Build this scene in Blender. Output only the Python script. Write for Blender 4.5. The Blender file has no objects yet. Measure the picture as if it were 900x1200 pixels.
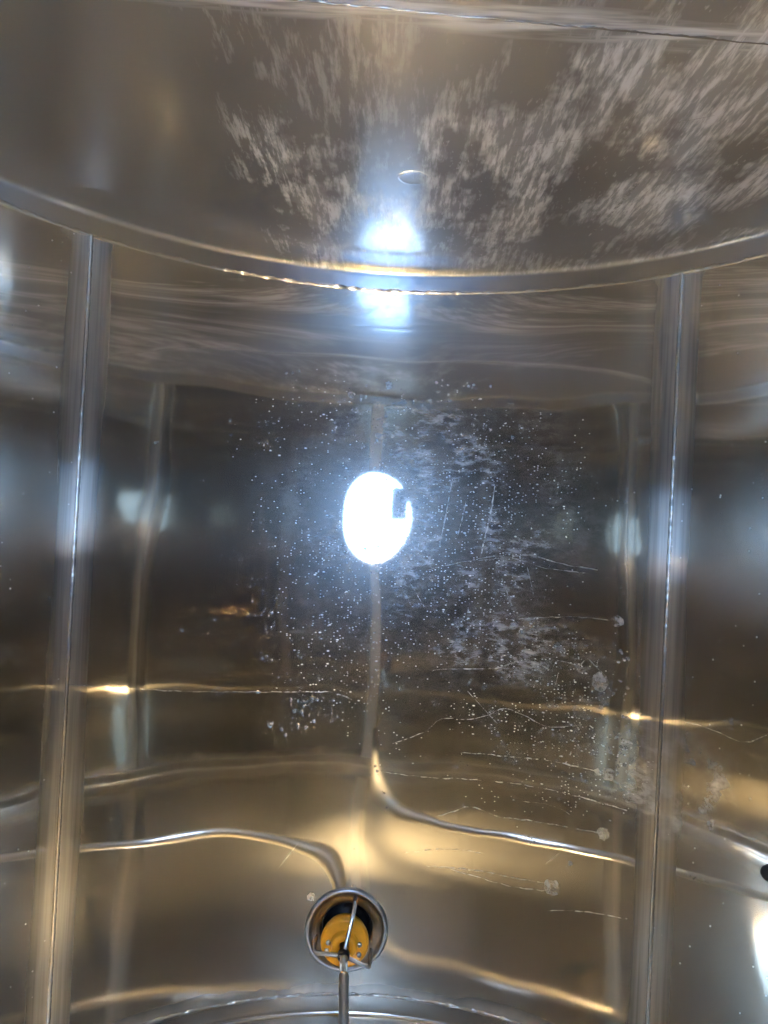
import bpy, bmesh, math, random
from mathutils import noise as mn
from mathutils import Vector, Matrix
rnd = random.Random(7)
R = 0.95            # radius of the steel vessel, its axis runs along Y at z = -R
Y1, Y0 = 0.640, -1.262   # the two flat heads
rad = math.radians
sc = bpy.context.scene
C = sc.collection

# ------------------------------------------------------------------ camera
cam_d = bpy.data.cameras.new('camera'); cam = bpy.data.objects.new('camera', cam_d); C.objects.link(cam)
cam_d.lens = 26.0; cam_d.sensor_width = 36.0; cam_d.clip_start = 0.01; cam_d.clip_end = 3000
VPX, VPY, ROLL = 460.0, 610.0, 2.9          # picture point straight below the lens
F = 26.0/36.0*1200
ax = math.atan((VPX-450)/F); ay = math.atan((VPY-600)/F)
cam.matrix_world = (Matrix.Translation((0, 0, 0.0)) @ Matrix.Rotation(rad(ROLL), 4, 'Z')
                    @ Matrix.Rotation(ay, 4, 'X') @ Matrix.Rotation(ax, 4, 'Y'))
sc.camera = cam

# ------------------------------------------------------------------ sky, sun, exposure
SUN_EL, SUN_AZ = rad(31), rad(13)      # sun comes from over the streaked head
w = bpy.data.worlds.new('World'); sc.world = w; w.use_nodes = True
nt = w.node_tree
sky = nt.nodes.new('ShaderNodeTexSky'); sky.sky_type = 'NISHITA'; sky.sun_disc = False
sky.sun_elevation = SUN_EL; sky.sun_rotation = SUN_AZ; sky.air_density = 1.2; sky.dust_density = 0.6; sky.ozone_density = 4.0
bg = nt.nodes['Background']; bg.inputs['Strength'].default_value = 0.15
nt.links.new(sky.outputs['Color'], bg.inputs['Color'])
sun_d = bpy.data.lights.new('sun', 'SUN'); sun_d.energy = 5.0; sun_d.angle = rad(20); sun_d.color = (1.0, 0.76, 0.42)
sun = bpy.data.objects.new('sun', sun_d); C.objects.link(sun)
sun.rotation_euler = Vector((math.sin(SUN_AZ)*math.cos(SUN_EL), math.cos(SUN_AZ)*math.cos(SUN_EL), math.sin(SUN_EL))).to_track_quat('Z', 'Y').to_euler()
sc.view_settings.view_transform = 'Standard'; sc.view_settings.look = 'None'
sc.view_settings.exposure = 6.15; sc.view_settings.gamma = 1.0; sc.view_settings.use_curve_mapping = False
# the sky reaches the inside only through the manway: a portal there guides the sampling (gives off nothing itself)
pl = bpy.data.lights.new('manway_portal', 'AREA'); pl.shape = 'ELLIPSE'; pl.size = 0.48; pl.size_y = 0.52
pl.cycles.is_portal = True
po = bpy.data.objects.new('manway_portal', pl); po.location = (0.08, 0, 0.12); C.objects.link(po)
cy = sc.cycles
cy.max_bounces = 14; cy.glossy_bounces = 14; cy.diffuse_bounces = 4; cy.transmission_bounces = 8
cy.caustics_reflective = True; cy.blur_glossy = 0.5; cy.sample_clamp_indirect = 5.0
cy.use_denoising = True; cy.use_adaptive_sampling = True; cy.adaptive_threshold = 0.006; cy.adaptive_min_samples = 64

# ------------------------------------------------------------------ helpers
def tag(o, label, cat=None, group=None, kind=None):
    if label: o['label'] = label
    if cat: o['category'] = cat
    if group: o['group'] = group
    if kind: o['kind'] = kind
    return o
def empty(name, loc=(0,0,0)):
    o = bpy.data.objects.new(name, None); o.location = loc; C.objects.link(o); return o
def mesh_obj(name, verts, faces, mat, parent=None, smooth=True, attrs=None):
    me = bpy.data.meshes.new(name); me.from_pydata(verts, [], faces); me.update()
    if smooth: me.polygons.foreach_set('use_smooth', [True]*len(me.polygons))
    for k, v in (attrs or {}).items():
        a = me.attributes.new(k, 'FLOAT', 'POINT'); a.data.foreach_set('value', v)
    me.materials.append(mat)
    o = bpy.data.objects.new(name, me); C.objects.link(o)
    if parent:
        o.parent = parent; o.matrix_parent_inverse = parent.matrix_world.inverted()
        if parent.type == 'EMPTY': o.matrix_parent_inverse = Matrix.Translation(-parent.location)
    return o
def cyl(th, y, r=R):                       # th degrees from the lowest line
    t = rad(th); return (r*math.sin(t), y, -R - r*math.cos(t))
def tube(path, rads, n=12, cap=True):
    """swept round tube through 3D points; returns verts, faces"""
    P = [Vector(p) for p in path]; V = []; Fc = []
    up = None
    for i, p in enumerate(P):
        d = (P[min(i+1, len(P)-1)] - P[max(i-1, 0)]).normalized()
        if up is None:
            up = Vector((0,0,1)) if abs(d.z) < .9 else Vector((1,0,0))
        u = (up - d*up.dot(d)).normalized(); v = d.cross(u); up = u
        r = rads[i] if hasattr(rads, '__len__') else rads
        for k in range(n):
            a = 2*math.pi*k/n; V.append(tuple(p + u*math.cos(a)*r + v*math.sin(a)*r))
    for i in range(len(P)-1):
        for k in range(n):
            a = i*n+k; b = i*n+(k+1) % n; Fc.append((a, b, b+n, a+n))
    if cap:
        Fc.append(tuple(range(n))[::-1]); Fc.append(tuple(range((len(P)-1)*n, len(P)*n)))
    return V, Fc

# ------------------------------------------------------------------ materials
class NT:
    def __init__(self, name):
        self.m = bpy.data.materials.new(name); self.m.use_nodes = True
        self.n = self.m.node_tree.nodes; self.l = self.m.node_tree.links
        for x in list(self.n): self.n.remove(x)
        self.out = self.n.new('ShaderNodeOutputMaterial')
        self.co = self.n.new('ShaderNodeTexCoord').outputs['Object']
    def node(self, t, ins=None, **kw):
        x = self.n.new(t)
        for k, v in kw.items(): setattr(x, k, v)
        for k, v in (ins or {}).items():
            if hasattr(v, 'is_output'): self.l.new(v, x.inputs[k])
            else: x.inputs[k].default_value = v
        return x
    def math(self, op, a, b=0.0, c=None):
        d = {0: a, 1: b}
        if c is not None: d[2] = c
        return self.node('ShaderNodeMath', d, operation=op).outputs[0]
    def ramp(self, v, a, b, lo=0.0, hi=1.0):
        return self.node('ShaderNodeMapRange', {0: v, 1: a, 2: b, 3: lo, 4: hi}, interpolation_type='SMOOTHSTEP').outputs[0]
    def noise(self, scale, detail=4.0, st=(1, 1, 1), rot=(0, 0, 0), rough=0.5, dist=0.0, loc=(0, 0, 0)):
        mp = self.node('ShaderNodeMapping', {0: self.co, 1: loc, 2: rot, 3: st}).outputs[0]
        return self.node('ShaderNodeTexNoise', {'Vector': mp, 'Scale': scale, 'Detail': detail, 'Roughness': rough, 'Distortion': dist}).outputs[0]
    def blob(self, c, sx, sy, sz=None):          # soft ellipsoidal region, 1 inside to 0 outside
        mp = self.node('ShaderNodeMapping', {0: self.co, 1: (-c[0]/sx, -c[1]/sy, -c[2]/(sz or 9)), 3: (1/sx, 1/sy, 1/(sz or 9))}).outputs[0]
        d = self.node('ShaderNodeVectorMath', {0: mp}, operation='LENGTH').outputs['Value']
        return self.ramp(d, 0.35, 1.0, 1.0, 0.0)
def steel(name, base=(0.64, 0.605, 0.535), r0=0.038, mid=0.10, haze=0.03, rmid=0.27, rhaze=0.36, aniso=0.7, wall=False, dirt=None, tang=(0, 1, 0)):
    t = NT(name); col = (*base, 1)
    sharp = t.node('ShaderNodeBsdfAnisotropic', {'Color': col, 'Roughness': r0})
    midb = t.node('ShaderNodeBsdfAnisotropic', {'Color': col, 'Roughness': rmid})
    tg = t.node('ShaderNodeCombineXYZ', {0: float(tang[0]), 1: float(tang[1]), 2: float(tang[2])}).outputs[0]
    hz = t.node('ShaderNodeBsdfAnisotropic', {'Color': col, 'Roughness': rhaze, 'Anisotropy': aniso, 'Tangent': tg})
    fm, fh = mid, haze
    if wall:
        bl = t.node('ShaderNodeAttribute', attribute_name='blotch').outputs['Fac']
        fm = t.math('MULTIPLY', bl, mid*2)
    s = t.node('ShaderNodeMixShader', {0: fm, 1: sharp.outputs[0], 2: midb.outputs[0]}).outputs[0]
    s = t.node('ShaderNodeMixShader', {0: fh, 1: s, 2: hz.outputs[0]}).outputs[0]
    if wall:                                   # ground strip beside each weld, grain along the tank
        at = t.node('ShaderNodeAttribute', attribute_name='band').outputs['Fac']
        pol = t.noise(4.0, 3.0, (34, .7, 34))
        fb = t.math('MULTIPLY', at, t.ramp(pol, .30, .68, 0.5, .95))
        bb = t.node('ShaderNodeBsdfAnisotropic', {'Color': col, 'Roughness': .46, 'Anisotropy': .97, 'Tangent': tg})
        s = t.node('ShaderNodeMixShader', {0: fb, 1: s, 2: bb.outputs[0]}).outputs[0]
        ro = t.node('ShaderNodeBsdfAnisotropic', {'Color': col, 'Roughness': .50, 'Anisotropy': .3, 'Tangent': tg})
        rg = t.node('ShaderNodeAttribute', attribute_name='ring').outputs['Fac']
        s = t.node('ShaderNodeMixShader', {0: t.math('MAXIMUM', rg, t.math('MULTIPLY', at, .36)), 1: s, 2: ro.outputs[0]}).outputs[0]
    if dirt: s = dirt(t, s)
    t.l.new(s, t.out.inputs[0])
    return t.m
def deposit(t, s, fac, col=(0.88, 0.89, 0.88), rough=0.46, metal=.75):
    d = t.node('ShaderNodeBsdfPrincipled', {'Base Color': (*col, 1), 'Roughness': rough, 'Metallic': metal})
    return t.node('ShaderNodeMixShader', {0: fac, 1: s, 2: d.outputs[0]}).outputs[0]
def floor_dirt(t, s):
    """dried scale, specks and hazy tide lines left on the lowest plate; where they lie is stored on the mesh"""
    A_ = lambda k: t.node('ShaderNodeAttribute', attribute_name=k).outputs['Fac']
    mask = A_('specks')
    acc = None
    for sc_, thr, rr, lo in ((64.0, .74, .24, 1.0), (170.0, .66, .34, 1.0)):
        v = t.node('ShaderNodeTexVoronoi', {'Vector': t.node('ShaderNodeMapping', {0: t.co, 3: (.75, 1.5, 1)}).outputs[0], 'Scale': sc_, 'Randomness': 1.0})
        rv = t.node('ShaderNodeSeparateColor', {0: v.outputs['Color']}).outputs[0]
        dot = t.ramp(v.outputs['Distance'], rr*.45, rr, lo, 0.0)
        f = t.math('MULTIPLY', dot, t.math('GREATER_THAN', rv, t.math('MULTIPLY_ADD', mask, -(1.04-thr), 1.04)))
        acc = f if acc is None else t.math('MAXIMUM', acc, f)
    nz = t.noise(34.0, 5.0, (.8, 1.8, 1), rough=.75, dist=.3)
    film = t.math('MULTIPLY', t.ramp(nz, .40, .68, 0.0, .42), A_('film'))
    f = t.math('MAXIMUM', acc, film)
    return deposit(t, s, f)
def side_dirt(t, s):
    v = t.node('ShaderNodeTexVoronoi', {'Vector': t.co, 'Scale': 70.0})
    rv = t.node('ShaderNodeSeparateColor', {0: v.outputs['Color']}).outputs[0]
    d = t.math('MULTIPLY', t.ramp(v.outputs['Distance'], .08, .18, .6, 0.0), t.math('GREATER_THAN', rv, .9))
    film = t.node('ShaderNodeAttribute', attribute_name='film').outputs['Fac']
    return deposit(t, s, t.math('MAXIMUM', t.math('MULTIPLY', film, t.ramp(t.noise(18.0, 4.0, rough=.65), .38, .8, 0.0, .45)), d))
def head_dirt(t, s):
    """pale water runs that came straight down the head, thickest in the middle and on the right"""
    run = t.ramp(t.noise(48.0, 4.0, (1.7, 1, .26), rough=.68, dist=.15), .42, .64, .0, 1.0)
    cl = t.ramp(t.noise(7.0, 4.0, (1.3, 1, .8), rough=.6), .34, .56)
    run = t.math('MULTIPLY_ADD', t.math('MULTIPLY', run, cl), .42, t.math('MULTIPLY', cl, .22))
    fine = t.ramp(t.noise(75.0, 2.0, (1.6, 1, .5), rough=.6), .56, .72, 0.0, .30)
    reg = t.ramp(t.noise(2.6, 2.0, (1, 1, .6), loc=(.35, 0, 0)), .36, .56)
    xs = t.node('ShaderNodeSeparateXYZ', {0: t.co}).outputs
    side = t.ramp(t.math('ADD', xs[0], t.math('MULTIPLY', run, .12)), -.30, -.17, .06, 1.0)
    f = t.math('MULTIPLY', t.math('MAXIMUM', run, fine), t.math('MULTIPLY', t.math('MAXIMUM', reg, .45), side))
    f = t.math('MULTIPLY', f, t.ramp(xs[1], Y1-.012, Y1-.003))
    # film along the straight weld at mid height
    wz = t.ramp(t.math('ABSOLUTE', t.math('ADD', t.math('MULTIPLY_ADD', xs[0], .075, xs[2]), .915)), .01, .05, .6, 0.0)
    wz = t.math('MULTIPLY', wz, t.ramp(t.noise(14.0, 3.0, (.5, 1, 5)), .35, .65, .25, 1.0))
    f = t.math('MAXIMUM', t.math('MAXIMUM', f, wz), t.math('MULTIPLY', t.ramp(xs[1], Y1-.012, Y1-.004), .10))
    return deposit(t, s, f, (0.90, 0.92, 0.94), .50, .15)
def plain(name, col, rough=0.4, metal=0.0):
    t = NT(name)
    nz = t.noise(40.0, 4.0)
    c = t.node('ShaderNodeMix', {0: nz, 6: (*[x*.75 for x in col], 1), 7: (*[min(1, x*1.15) for x in col], 1)}, data_type='RGBA')
    b = t.node('ShaderNodeBsdfPrincipled', {'Base Color': c.outputs[2], 'Roughness': rough, 'Metallic': metal})
    t.l.new(b.outputs[0], t.out.inputs[0]); return t.m
def film_mat(name, col, rough, metal, sc_, a, b, top=1.0):
    """broken dried film: bare steel shows through where it has gaps"""
    t = NT(name); f = t.ramp(t.noise(sc_, 5.0, rough=.65), a, b, 0.0, top)
    d = t.node('ShaderNodeBsdfPrincipled', {'Base Color': (*col, 1), 'Roughness': rough, 'Metallic': metal})
    tr = t.node('ShaderNodeBsdfTransparent')
    t.l.new(t.node('ShaderNodeMixShader', {0: f, 1: tr.outputs[0], 2: d.outputs[0]}).outputs[0], t.out.inputs[0]); return t.m
M_side = steel('polished_steel', wall=True, dirt=side_dirt)
M_crown = steel('darkened_crown_steel', base=(.34, .315, .27), r0=.05, wall=True, dirt=side_dirt)  # crown colour darkened so that repeated reflections sink into shade
M_floor = steel('scaled_polished_steel', wall=True, dirt=floor_dirt)
M_head = steel('dull_head_steel', base=(.55, .55, .54), r0=0.12, mid=.36, rmid=.26, haze=.30, rhaze=.40, aniso=.5, dirt=head_dirt, tang=(0, 0, 1))
M_far = steel('shiny_head_steel', r0=0.08, mid=.25, rmid=.26, haze=.09, rhaze=.42, aniso=0)
M_weld = steel('weld_steel', r0=0.12, mid=.4, rmid=.25, haze=0.3, aniso=0)
M_bar = steel('bar_steel', base=(.86, .84, .80), r0=0.3, mid=.5, rmid=.5, haze=.5, rhaze=.65, aniso=0)
M_rod = steel('rod_steel', base=(.80, .77, .72), r0=0.09, mid=.3, rmid=.3, haze=0.15, rhaze=.5, aniso=0)
M_seat = steel('seat_steel', base=(.52, .51, .49), r0=0.30, mid=.5, rmid=.27, haze=0.2, rhaze=.5, aniso=0)
M_orange = plain('orange_rubber', (0.95, 0.42, 0.02), 0.3)
M_black = plain('black_rubber_and_shade', (0.012, 0.012, 0.012), 0.4)
M_trail = film_mat('dried_scale', (0.90, 0.90, 0.87), 0.46, .75, 70.0, .36, .62, .7)
M_spot = film_mat('thin_scale', (0.80, 0.80, 0.77), 0.42, .8, 60.0, .32, .66, .6)
tw = NT('water')
tw.l.new(tw.node('ShaderNodeBsdfGlass', {'IOR': 1.33, 'Roughness': 0.02, 'Color': (1, 1, 1, 1)}).outputs[0], tw.out.inputs[0])
M_water = tw.m

# ------------------------------------------------------------------ the vessel
tank = empty('steel_tank', (0, 0, -2*R))
tag(tank, 'polished stainless steel tank seen from inside, round shell with flat heads', 'tank')
CM = cam.matrix_world.to_3x3(); CO = cam.matrix_world.translation
def px_dir(x, y):
    return (CM @ Vector(((x-450)/F, (600-y)/F, -1))).normalized()
def on_wall(x, y):                        # picture point -> (theta, y) on the shell
    d = px_dir(x, y); o = CO - Vector((0, 0, -R))
    a = d.x*d.x+d.z*d.z; b = o.x*d.x+o.z*d.z; c = o.x*o.x+o.z*o.z-R*R
    s = (-b+math.sqrt(max(0, b*b-a*c)))/a; p = o+d*s
    return math.degrees(math.atan2(p.x, -p.z)), p.y
VTH, VY = on_wall(406, 1089)               # where the foot valve sits in the lowest plate
SEAMS = [-46.5, 41.0, 107.2, 250.4]
CEIL = 180-4.8                              # a ground seam runs along the crown from the manway
YW1, YW0 = 0.590, -1.212
BAND = 3.3
def seam_d(th): return min(abs((th-s+180) % 360-180) for s in SEAMS+[CEIL])
def bandf(th, y):
    d = min(abs((th-s+180) % 360-180) for s in SEAMS)
    return max(math.exp(-(d/(2.3+.6*mn.noise(Vector((y*2.3, th*.2, 0)))))**2), min(1., (1.3-abs(th-CEIL))/.6))
def warp(th, y):
    d = seam_d(th)
    g = 0.0010*math.exp(-(d/2.0)**2)                      # sheet drawn in along the weld
    g += 0.0010*math.sin(th*0.11+1.3)*math.sin(y*5.1+.4)+0.0004*math.sin(th*.31+y*7)
    p = Vector(cyl(th, y))
    g += 0.0007*mn.noise(p*5.0)+0.00010*mn.noise(p*13.0+Vector((7, 0, 0)))
    return R - g*0.6
def sm(x, a, b):
    q = max(0., min(1., (x-a)/(b-a))); return q*q*(3-2*q)
def fields(th, y):
    """band, blotch, specks, film, ring at a shell point"""
    p = Vector(cyl(th, y)); x = rad(th)*R
    n1 = mn.fractal(p*5, 1.0, 2.0, 3)*.5+.5
    n2 = mn.fractal(p*3.2+Vector((4, 1, 0)), .7, 2.0, 5)*.5+.5
    n3 = mn.fractal(p*9+Vector((0, 9, 3)), .7, 2.0, 4)*.5+.5
    bl = .6+.8*(n1-.3)
    r1 = 1-sm(math.hypot((x-.12)/.62, (y+.12)/.62), .3, 1.)
    r2 = 1-sm(math.hypot((x-.40)/.42, (y+.42)/.40), .2, 1.)
    r3 = 1-sm(math.hypot((x+.20)/.30, (y-.16)/.34), .2, 1.)
    r4 = 1-sm(math.hypot((x+.03)/.17, y/.19), .5, 1.)
    sp = max(max(r1, r2, .45*r3)*(.25+.75*sm(n2, .30, .62)), r4)
    f1 = 1-sm(math.hypot((x-.10)/.50, (y-.02)/.55), .2, 1.)
    f2 = 1-sm(math.hypot((x-.30)/.33, (y+.30)/.12), .2, 1.)
    f3 = 1-sm(math.hypot((x-.72)/.26, (y+.56)/.20), .2, 1.)
    fl = max(f1*1.1, f2*1.2, f3*1.3)*(.2+.8*sm(n3, .35, .65)) if abs(th) < 90 else .25*sm(n3, .55, .8)
    rg = max(.25*math.exp(-((y-YW1)/.03)**2), .8*math.exp(-((y-YW0)/.035)**2))*.6*(.5+n3)
    return bandf(th, y), bl, sp, fl, min(1., rg)
def wall(th0, th1, hole=None):
    V, Fc, B = [], [], [[], [], [], [], []]
    def put(th, y):
        V.append(cyl(th, y, warp(th, y)))
        for q, f in zip(B, fields(th, y)): q.append(f)
    if not hole:
        nt_ = int((th1-th0)/0.5)+1; ny = 150
        for i in range(nt_+1):
            th = th0+(th1-th0)*i/nt_
            for j in range(ny+1):
                y = YW0+(YW1-YW0)*j/ny
                put(th, y)
        for i in range(nt_):
            for j in range(ny):
                a = i*(ny+1)+j
                thm, ym = th0+(th1-th0)*(i+.5)/nt_, YW0+(YW1-YW0)*(j+.5)/ny
                if math.hypot(rad(thm-VTH)*R, ym-VY) < .0965: continue      # opening for the foot valve
                Fc.append((a, a+1, a+ny+2, a+ny+1))
    else:
        hx, hy, ha, hb = hole        # centre (deg, y), half sizes (deg, m)
        K, S = 288, 40
        g = rad(1)*R
        for k in range(K):
            f = 2*math.pi*k/K; c, s = math.cos(f), math.sin(f)
            ex, ey = hx+ha*c, hy+hb*s
            tx = ((th1-hx) if c > 0 else (hx-th0))*g/max(abs(c), 1e-9)
            ty = ((YW1-hy) if s > 0 else (hy-YW0))/max(abs(s), 1e-9)
            tm = min(tx, ty)
            bx, by = hx+c*tm/g, hy+s*tm
            if k % 72 == 0: pass
            for j in range(S+1):
                q = j/S; th, y = ex+(bx-ex)*q, ey+(by-ey)*q
                put(th, y)
        corners = []
        for k in range(K):
            for j in range(S):
                a = k*(S+1)+j; b = ((k+1) % K)*(S+1)+j; Fc.append((a, b, b+1, a+1))
        # close the four corner slivers
        for (cx_, cy_) in ((th0, YW0), (th0, YW1), (th1, YW0), (th1, YW1)):
            f = math.atan2(cy_-hy, (cx_-hx)*g) % (2*math.pi); k = int(f/(2*math.pi)*K)
            a = k*(S+1)+S; b = ((k+1) % K)*(S+1)+S
            put(cx_, cy_); Fc.append((a, b, len(V)-1))
    return V, Fc, B
MH = (180-4.8, 0.0, math.degrees(0.195/R), 0.222)
edges = SEAMS+[SEAMS[0]+360]
plates = []
for i in range(4):
    V, Fc, B = wall(edges[i], edges[i+1], MH if i == 2 else None)
    plates.append(mesh_obj('wall_plate', V, Fc, (M_floor, M_side, M_crown, M_side)[i], tank, attrs=dict(zip(('band', 'blotch', 'specks', 'film', 'ring'), B))))
plates[0]['label'] = 'lowest shell plate speckled with dried scale and water drops'
def head(yend, yw, sgn, dish):
    k = 0.013
    prof = [(R, yw)]
    for i in range(9):
        a = math.pi/2*i/8; prof.append((R-k+k*math.cos(a), yend-sgn*k+sgn*k*math.sin(a)))
    r = R-k
    while r > .06:
        r -= .03; prof.append((r, yend + sgn*dish*(1-(r/.937)**2)))
    prof.append((.0005, yend+sgn*dish))
    n = 240; V = []; Fc = []
    for r, y in prof:
        for k2 in range(n): V.append(cyl(360*k2/n, y, r))
    for i in range(len(prof)-1):
        for k2 in range(n):
            a = i*n+k2; b = i*n+(k2+1) % n; Fc.append((a, b, b+n, a+n))
    return V, Fc
heads = []
for ye, yw, s, ds in ((Y1, YW1, 1, -.003), (Y0, YW0, -1, .03)):
    V, Fc = head(ye, yw, s, ds); heads.append(mesh_obj('end_head', V, Fc, M_head if s > 0 else M_far, tank))
heads[0]['label'] = 'dull flat head streaked with pale dried water runs'
# weld beads
def bead(path_fn, n, r, seed, amp=0.25, skip=None):
    q = random.Random(seed); P = []; Rr = []; x = 0
    for i in range(n+1):
        x = .6*x+q.uniform(-1, 1)
        P.append(path_fn(i/n, x)); Rr.append(r*(1+amp*max(-1, min(1.6, x))))
    return tube(P, Rr, 8, False)
for i, s in enumerate(SEAMS):
    V, Fc = bead(lambda t, x: cyl(s+.008*x, YW0+(YW1-YW0)*t, R+0.0016), 520, 0.0055, i, .06)
    mesh_obj('longitudinal_weld', V, Fc, M_weld, tank)
for y0_, y1_ in ((YW0, MH[1]-MH[3]-.004), (MH[1]+MH[3]+.004, YW1)):
    hw, V, Fc = .027, [], []                      # flat stiffening bar along the crown
    for k in range(61):
        y = y0_+(y1_-y0_)*k/60; c_ = Vector(cyl(CEIL, y)); n_ = Vector((-c_.x, 0, -R-c_.z)).normalized(); s_ = n_.cross(Vector((0, 1, 0)))
        for a_, h_ in ((-hw, -.003), (-hw, .006), (-hw+.002, .008), (hw-.002, .008), (hw, .006), (hw, -.003)): V.append(tuple(c_+s_*a_+n_*h_))
    for k in range(60):
        for e in range(5): Fc.append((k*6+e, k*6+e+1, k*6+e+7, k*6+e+6))
    mesh_obj('stiffening_bar', V, Fc, M_bar, tank, smooth=False)
for i, y in enumerate((YW1, YW0)):
    V, Fc = bead(lambda t, x: cyl(360*t, y+.0007*x, R+0.0014), 1100, 0.0046, 10+i, .28)
    mesh_obj('ring_weld', V, Fc, M_weld, tank)
V, Fc = bead(lambda t, x: (-.9+1.8*t, Y1-.005+.004*(-.9+1.8*t)**2, -.915-.075*(-.9+1.8*t)+.001*x), 300, .0011, 33, .3)
mesh_obj('cross_weld', V, Fc, M_weld, tank)
# manway neck
V, Fc = [], []
prof = [(0, -0.004), (0, .085), (.012, .091), (.02, .085), (.02, .0)]
K = 120
for off, z in prof:
    for k in range(K):
        f = 2*math.pi*k/K
        th = MH[0]+(MH[2]+math.degrees(off/R))*math.cos(f)
        p = cyl(th, MH[1]+(MH[3]+off)*math.sin(f))
        V.append((p[0], p[1], p[2]+z))
for i in range(len(prof)-1):
    for k in range(K):
        a = i*K+k; b = i*K+(k+1) % K; Fc.append((a, b, b+K, a+K))
mesh_obj('manway_neck', V, Fc, M_weld, tank)

# ------------------------------------------------------------------ foot valve and rod
th_v, vy = VTH, VY
vx, _, zf = cyl(th_v, vy)
valve = tag(empty('foot_valve', (vx, vy, zf)), 'steel foot valve with an orange rubber plug and long rod in the tank floor', 'valve')
def lathe(prof, c, n=64, rot=None):
    V, Fc = [], []
    for r, z in prof:
        for k in range(n):
            a = 2*math.pi*k/n; p = Vector((r*math.cos(a), r*math.sin(a), z))
            if rot: p = rot @ p
            V.append((c[0]+p.x, c[1]+p.y, c[2]+p.z))
    for i in range(len(prof)-1):
        for k in range(n):
            a = i*n+k; b = i*n+(k+1) % n; Fc.append((a, b, b+n, a+n))
    return V, Fc
c = (vx, vy, zf)
VR = Matrix.Rotation(-rad(th_v), 3, 'Y')      # square to the plate
def saddle(V):                                # seat flange follows the curve of the plate
    out = []
    for p in V:
        q = VR.transposed() @ (Vector(p)-Vector(c)); rr = math.hypot(q.x, q.y)
        k = max(0., min(1., (rr-.062)/.03)); q.z += k*q.x*q.x/(2*R); out.append(tuple(VR @ q+Vector(c)))
    return out
V, Fc = lathe([(.1065, -.004), (.1058, .004), (.1015, .008), (.0965, .0085), (.0925, .005), (.089, .0005), (.080, -.0005), (.0685, -.0025), (.065, -.005), (.0635, -.011), (.0625, -.05)], c, 96, VR)
seat = mesh_obj('valve_seat', saddle(V), Fc, M_seat, valve)
V, Fc = lathe([(.0628, -.016), (.061, -.014), (.0595, -.016), (.059, -.15), (.0005, -.15)], c, 64, VR)
mesh_obj('bore', V, Fc, M_black, valve)  # shade down the open bore put in as black colour
cp = (vx-.001, vy-.001, zf+.060)
V, Fc = lathe([(.012, -.06), (.040, -.056), (.052, -.042), (.0585, -.022), (.0605, -.010), (.060, -.002), (.0575, .003), (.053, .005), (.036, .0035), (.034, .004), (.0325, .008), (.0315, .018), (.028, .022), (.0165, .0225), (.0145, .018), (.0135, .0175), (.0125, .014)], cp)
plug = mesh_obj('plug', V, Fc, M_orange, valve); plug['label'] = 'orange rubber plug in the valve seat'
for (dx, dy) in ((-.040, .002), (-.043, -.018), (.037, .001), (.037, -.023)):
    V, Fc = lathe([(.0062, .002), (.0062, .0055), (.0048, .0075), (.0003, .0082)], (cp[0]+dx, cp[1]+dy, cp[2]+.002), 12)
    o = mesh_obj('bolt', V, Fc, M_rod, plug)
hubz = .106; ROD_TOP_X = .055
hub = Vector((vx, vy-.004, zf+hubz))
def leg(a_deg, r0, h, base=0.0):
    a = rad(a_deg); d = Vector((math.cos(a), math.sin(a), 0)); b = Vector((vx, vy, zf+base))+d*r0
    P = [b+Vector((0, 0, -.006)), b+Vector((0, 0, h*.55)), b+Vector((0, 0, h*.86))-d*.0015, b+Vector((0, 0, h))-d*.007]
    e = hub+d*.004; s = P[-1]
    for k in range(1, 7): P.append(s.lerp(e, k/6))
    return tube(P, .0050, 10)
for ad, r0, h, bs in ((77, .085, .066, 0), (194, .078, .078, .002), (-38, .082, .078, 0)):
    V, Fc = leg(ad, r0, h, bs); mesh_obj('bracket_leg', V, Fc, M_rod, valve)
# rod, thin below and sleeved above
A = hub.copy()
d2 = px_dir(409, 1200); Bp = CO + d2*((A.y-CO.y)/d2.y)
dr = Vector((ROD_TOP_X-A.x, -.01, -.03-A.z)).normalized()
def along(z): return A+dr*((z-A.z)/dr.z)
top_z = -.03
V, Fc = lathe([(.0125, -.008), (.0145, -.006), (.0145, .008), (.0115, .012)], A, 24)
mesh_obj('seal_ring', V, Fc, M_black, valve)
V, Fc = tube([along(A.z-.05), along(A.z+.02), along(zf+.19)], .0098, 24)
rod = mesh_obj('rod', V, Fc, M_rod, valve)
V, Fc = tube([along(zf+.185), along(zf+.187), along(zf+.198), along(zf+.2), along(zf+.8), along(top_z)], [.0098, .0122, .0122, .0112, .0112, .0112], 24)
mesh_obj('sleeve', V, Fc, M_rod, rod)

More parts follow.
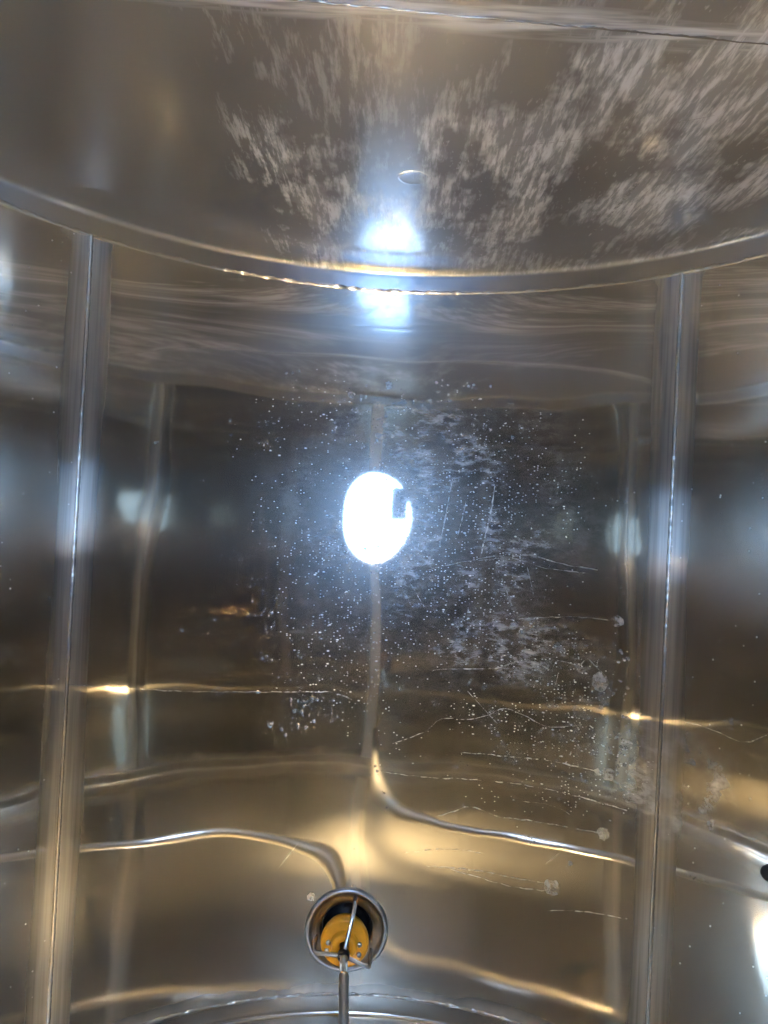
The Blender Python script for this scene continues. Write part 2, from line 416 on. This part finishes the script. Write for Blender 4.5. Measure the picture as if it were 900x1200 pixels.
# ------------------------------------------------------------------ marks, drops and small things
def wp(x, y, lift=0.0):
    th, yy = on_wall(x, y); return Vector(cyl(th, yy, warp(th, yy)-lift))
def smooth_path(pts, step=6.0):
    out = []
    n = len(pts)
    for i in range(n-1):
        p0, p1, p2, p3 = (Vector(pts[max(0, i-1)]), Vector(pts[i]), Vector(pts[i+1]), Vector(pts[min(n-1, i+2)]))
        m = max(1, int((p2-p1).length/step))
        for k in range(m):
            t = k/m
            out.append(.5*((2*p1)+(p2-p0)*t+(2*p0-5*p1+4*p2-p3)*t*t+(3*p1-p0-3*p2+p3)*t**3))
    out.append(Vector(pts[-1])); return out
MPP = 2*R/F                                # metres on the floor per picture pixel
def trail(pts, wpx, name='water_and_mirror_trail', mat=None, jit=.6, seed=1, h=.0007, parent=None, taper=True):
    q = random.Random(seed); P = []; path = smooth_path(pts)
    for p in path: P.append(wp(p.x+q.uniform(-jit, jit)*.5, p.y+q.uniform(-jit, jit)))
    V, Fc = [], []
    for i, p in enumerate(P):
        d = (P[min(i+1, len(P)-1)]-P[max(0, i-1)]).normalized()
        nrm = Vector((-p.x, 0, -R-p.z)).normalized(); sd = d.cross(nrm)
        e = i/(len(P)-1)
        wd = .5*.75*wpx*MPP*(q.uniform(.35, 1.3))*((.35+.65*math.sin(math.pi*min(1, e*1.4))**.5 if e < .71 else 1) if taper else 1)
        V += [tuple(p+sd*wd-nrm*.0003), tuple(p+nrm*h), tuple(p-sd*wd-nrm*.0003)]
    for i in range(len(P)-1):
        a = i*3; Fc += [(a, a+3, a+4, a+1), (a+1, a+4, a+5, a+2)]
    return mesh_obj(name, V, Fc, mat or M_trail, parent or plates[0])
def dome(V, Fc, c, nrm, r, h, n=8, q=None, irr=0.0):
    """low round drop on the surface"""
    u = nrm.orthogonal().normalized(); v = nrm.cross(u); b = len(V)
    jit = [1+(q.uniform(-irr, irr) if irr else 0) for _ in range(n)]
    for rr, hh in ((1.0, -.02), (.86, .45), (.5, .85)):
        for k in range(n):
            a = 2*math.pi*k/n
            V.append(tuple(c+(u*math.cos(a)+v*math.sin(a))*r*rr*jit[k]+nrm*h*hh))
    V.append(tuple(c+nrm*h))
    for i in range(2):
        for k in range(n):
            a = b+i*n+k; e = b+i*n+(k+1) % n; Fc.append((a, e, e+n, a+n))
    for k in range(n): Fc.append((b+2*n+k, b+2*n+(k+1) % n, b+3*n))
def wall_normal(p): return Vector((-p.x, 0, -R-p.z)).normalized()
def spot(x, y, rpx, seed=1, mat=None):
    q = random.Random(seed); V, Fc = [], []
    p = wp(x, y); dome(V, Fc, p, wall_normal(p), rpx*MPP, .0007, 18, q, .18)
    return mesh_obj('dried_spot', V, Fc, mat or M_spot, plates[0])
TR = [([(540, 882), (570, 884), (600, 887), (640, 891), (675, 898), (708, 906)], 2.6, (713, 907, 7)),
      ([(508, 958), (538, 949), (552, 945), (585, 957), (625, 962), (670, 970), (703, 976)], 1.6, (707, 977, 7)),
      ([(500, 1015), (550, 1019), (590, 1026), (637, 1035)], 1.6, (646, 1040, 9)),
      ([(528, 1019), (560, 1028), (600, 1039), (638, 1044)], 1.4, None),
      ([(595, 726), (653, 723), (694, 724), (716, 727)], 1.5, (723, 728, 7)),
      ([(505, 787), (520, 784), (581, 783), (610, 774), (636, 780), (647, 786), (653, 774), (679, 780), (688, 771), (700, 783), (711, 792)], 1.6, None),
      ([(460, 872), (497, 858), (517, 843), (552, 843), (572, 838), (593, 830), (619, 841), (645, 852), (682, 849)], 1.6, None),
      ([(75, 802), (140, 806), (220, 810), (340, 811), (385, 811), (397, 814), (412, 820)], 1.3, None),  # thin pale line running in from the left
      ([(800, 845), (825, 852), (848, 861), (871, 870), (886, 867), (899, 861)], 1.6, None),
      ([(450, 905), (500, 911), (560, 914), (620, 921), (680, 934), (735, 950)], 2.2, None),  # mirrored arc of the end ring drawn as a pale strip
      ([(545, 658), (580, 655), (620, 651), (660, 661), (700, 668)], 1.8, None),
      ([(600, 938), (640, 942), (662, 950), (668, 955)], 1.2, None),
      ([(640, 1067), (690, 1069), (735, 1077)], 1.6, None),
      ([(500, 668), (540, 659), (590, 652), (640, 666), (690, 672)], 1.2, None),
      ([(470, 1000), (520, 995), (570, 1000)], 1.3, None)]
for i, (pts, wd, bl) in enumerate(TR):
    trail(pts, wd*(1.0 if i % 3 == 0 else 1.5), mat=M_trail if i % 3 == 0 else M_spot, seed=i+1)
    if bl: spot(*bl, seed=i)
spot(704, 799, 10, 41); spot(345, 1052, 0.1, 42)
for i, (x, y, r) in enumerate(((365, 1051, 5), (412, 462, 5), (455, 452, 5), (700, 905, 4), (735, 872, 6), (668, 1012, 3))): spot(x, y, r, 60+i)
for i, (pts, wd) in enumerate((([(580, 570), (573, 610), (563, 652)], 4.5), ([(530, 562), (523, 600), (515, 640)], 3.5), ([(546, 588), (541, 610), (536, 628)], 2.5),
                               ([(480, 682), (497, 711)], 1.6), ([(548, 810), (583, 848)], 1.3), ([(588, 678), (600, 710)], 3.0), ([(618, 665), (626, 700)], 2.5),
                               ([(640, 1012), (655, 1000)], 1.2), ([(332, 1010), (348, 990)], 1.6), ([(326, 1018), (342, 998)], 1.2), ([(390, 1195), (402, 1180)], 1.2),
                               ([(650, 805), (654, 790)], 1.2))):
    trail(pts, wd, 'scratch', M_spot if 4 < i < 7 else M_trail, .2, 90+i, .0003, taper=False)
# water drops standing on the lowest plate
q = random.Random(21); V, Fc = [], []
for cx_, cy_, sx, sy, n_, r0_, r1_ in ((690, 850, 80, 66, 300, .7, 2.0), (600, 770, 120, 70, 260, .6, 1.7), (520, 700, 110, 80, 180, .5, 1.5),
                                       (580, 900, 110, 45, 80, .6, 1.8), (345, 745, 80, 80, 130, .6, 1.8), (357, 832, 22, 30, 50, .8, 2.4),
                                       (490, 515, 140, 50, 230, .5, 1.5), (640, 560, 130, 75, 110, .5, 1.4), (330, 650, 90, 60, 70, .5, 1.3),
                                       (820, 840, 60, 70, 18, .8, 2.0), (600, 1010, 120, 45, 40, .6, 1.4), (450, 465, 60, 14, 40, .6, 2.0),
                                       (300, 520, 90, 60, 30, .6, 1.5), (440, 612, 38, 44, 70, .5, 1.2)):
    k = 0
    while k < n_:
        ax_, ay_ = q.gauss(cx_, sx*.6), q.gauss(cy_, sy*.6)
        m = 1 if q.random() < .5 else q.randint(2, 7)          # drops gather in small groups
        for _ in range(m):
            k += 1
            x, y = (ax_, ay_) if m == 1 else (q.gauss(ax_, 9), q.gauss(ay_, 4))
            if not (2 < x < 898 and 380 < y < 1150): continue
            p = wp(x, y); r = MPP*(r0_+(r1_-r0_)*q.random()**2.2)*(1.8 if q.random() < .05 else 1.15)
            dome(V, Fc, p, wall_normal(p), r, r*q.uniform(.4, .7), 8, q, .22)
tag(mesh_obj('water_drops', V, Fc, M_water), 'tiny clear water drops scattered over the speckled tank floor', 'water drops', kind='stuff')
# marks on the streaked head
def on_head(x, y):
    d = px_dir(x, y); p = CO+d*((Y1-CO.y)/d.y)
    r2 = (p.x**2+(p.z+R)**2)
    p.y = Y1-.003*(1-r2/.937**2); return p
V, Fc = [], []
p = on_head(485, 207)
NH = Vector((0, -1, 0))
b = 0; n = 32
for r, h in ((.030, -.0006), (.029, .0001), (.0265, .0003), (.024, .0001), (.012, .00008), (.0004, .00005)):
    for k in range(n):
        a = 2*math.pi*k/n; V.append((p.x+r*math.cos(a), p.y-h, p.z+r*math.sin(a)))
for i in range(5):
    for k in range(n):
        a = i*n+k; e = i*n+(k+1) % n; Fc.append((a, e, e+n, a+n))
mesh_obj('round_patch', V, Fc, M_head, heads[0])
def head_mark(pts, wpx, seed):
    q = random.Random(seed); P = [on_head(*x) for x in smooth_path(pts, 5)]; V, Fc = [], []
    for i, p in enumerate(P):
        d = (P[min(i+1, len(P)-1)]-P[max(0, i-1)]).normalized(); sd = d.cross(NH); e = i/(len(P)-1)
        wd = .5*wpx*.0017*(1-.7*e)*q.uniform(.8, 1.1)
        V += [tuple(p+sd*wd-NH*.0004), tuple(p+NH*.0004), tuple(p-sd*wd-NH*.0004)]
    for i in range(len(P)-1):
        a = i*3; Fc += [(a, a+3, a+4, a+1), (a+1, a+4, a+5, a+2)]
    mesh_obj('scratch', V, Fc, M_spot, heads[0])
head_mark([(748, 212), (720, 245), (690, 276)], 12, 3)
head_mark([(590, 170), (640, 166), (690, 160)], 2.5, 4)
head_mark([(795, 142), (840, 133)], 2.0, 5)
# a black stopper in the side plate
c0 = wp(905, 1022); nn = wall_normal(c0); u = nn.orthogonal().normalized(); v = nn.cross(u)
V, Fc = [], []
pr = [(.016, -.002), (.016, .014), (.0145, .018), (.010, .019), (.0003, .0195)]
for r, h in pr:
    for k in range(24):
        a = 2*math.pi*k/24; V.append(tuple(c0+(u*math.cos(a)+v*math.sin(a))*r+nn*h))
for i in range(len(pr)-1):
    for k in range(24):
        a = i*24+k; e = i*24+(k+1) % 24; Fc.append((a, e, e+24, a+24))
tag(mesh_obj('stopper', V, Fc, M_black), 'small black rubber stopper in the tank wall at the right edge', 'stopper')
# the phone that takes the picture, seen only as the dark shape in the bright mirrored manway
ph = tag(empty('phone', (-.045, .07, .012)), 'dark slim phone mirrored inside the bright disc of the manway', 'phone')
def rbox(name, x0, x1, y0, y1, z0, z1, r, mat, parent):
    V, Fc = [], []; n = 8; out = []
    for cx_, cy_, a0 in ((x1-r, y1-r, 0), (x0+r, y1-r, 90), (x0+r, y0+r, 180), (x1-r, y0+r, 270)):
        for k in range(n+1):
            a = rad(a0+90*k/n); out.append((cx_+r*math.cos(a), cy_+r*math.sin(a)))
    m = len(out); e = .0015; mx, my = (x0+x1)/2, (y0+y1)/2
    for z, s in ((z0, .985), (z0+e, 1), (z1-e, 1), (z1, .985)):
        for x, y in out: V.append((mx+(x-mx)*s, my+(y-my)*s, z))
    for i in range(3):
        for k in range(m):
            a = i*m+k; b2 = i*m+(k+1) % m; Fc.append((a, b2, b2+m, a+m))
    Fc.append(tuple(range(m))[::-1]); Fc.append(tuple(range(3*m, 4*m)))
    return mesh_obj(name, V, Fc, mat, parent, smooth=False)
M_phone = plain('phone_back', (0.03, 0.04, 0.055), .35)
rbox('body', -.096, -.016, -.012, .15, .012, .020, .011, M_phone, ph)
for dx, dy in ((-.032, .004), (-.032, .026)):
    V, Fc = lathe([(.0075, 0), (.0075, -.0022), (.006, -.0026), (.0003, -.0022)], (dx, dy, .0125), 20)
    mesh_obj('lens', V, Fc, M_black, ph)
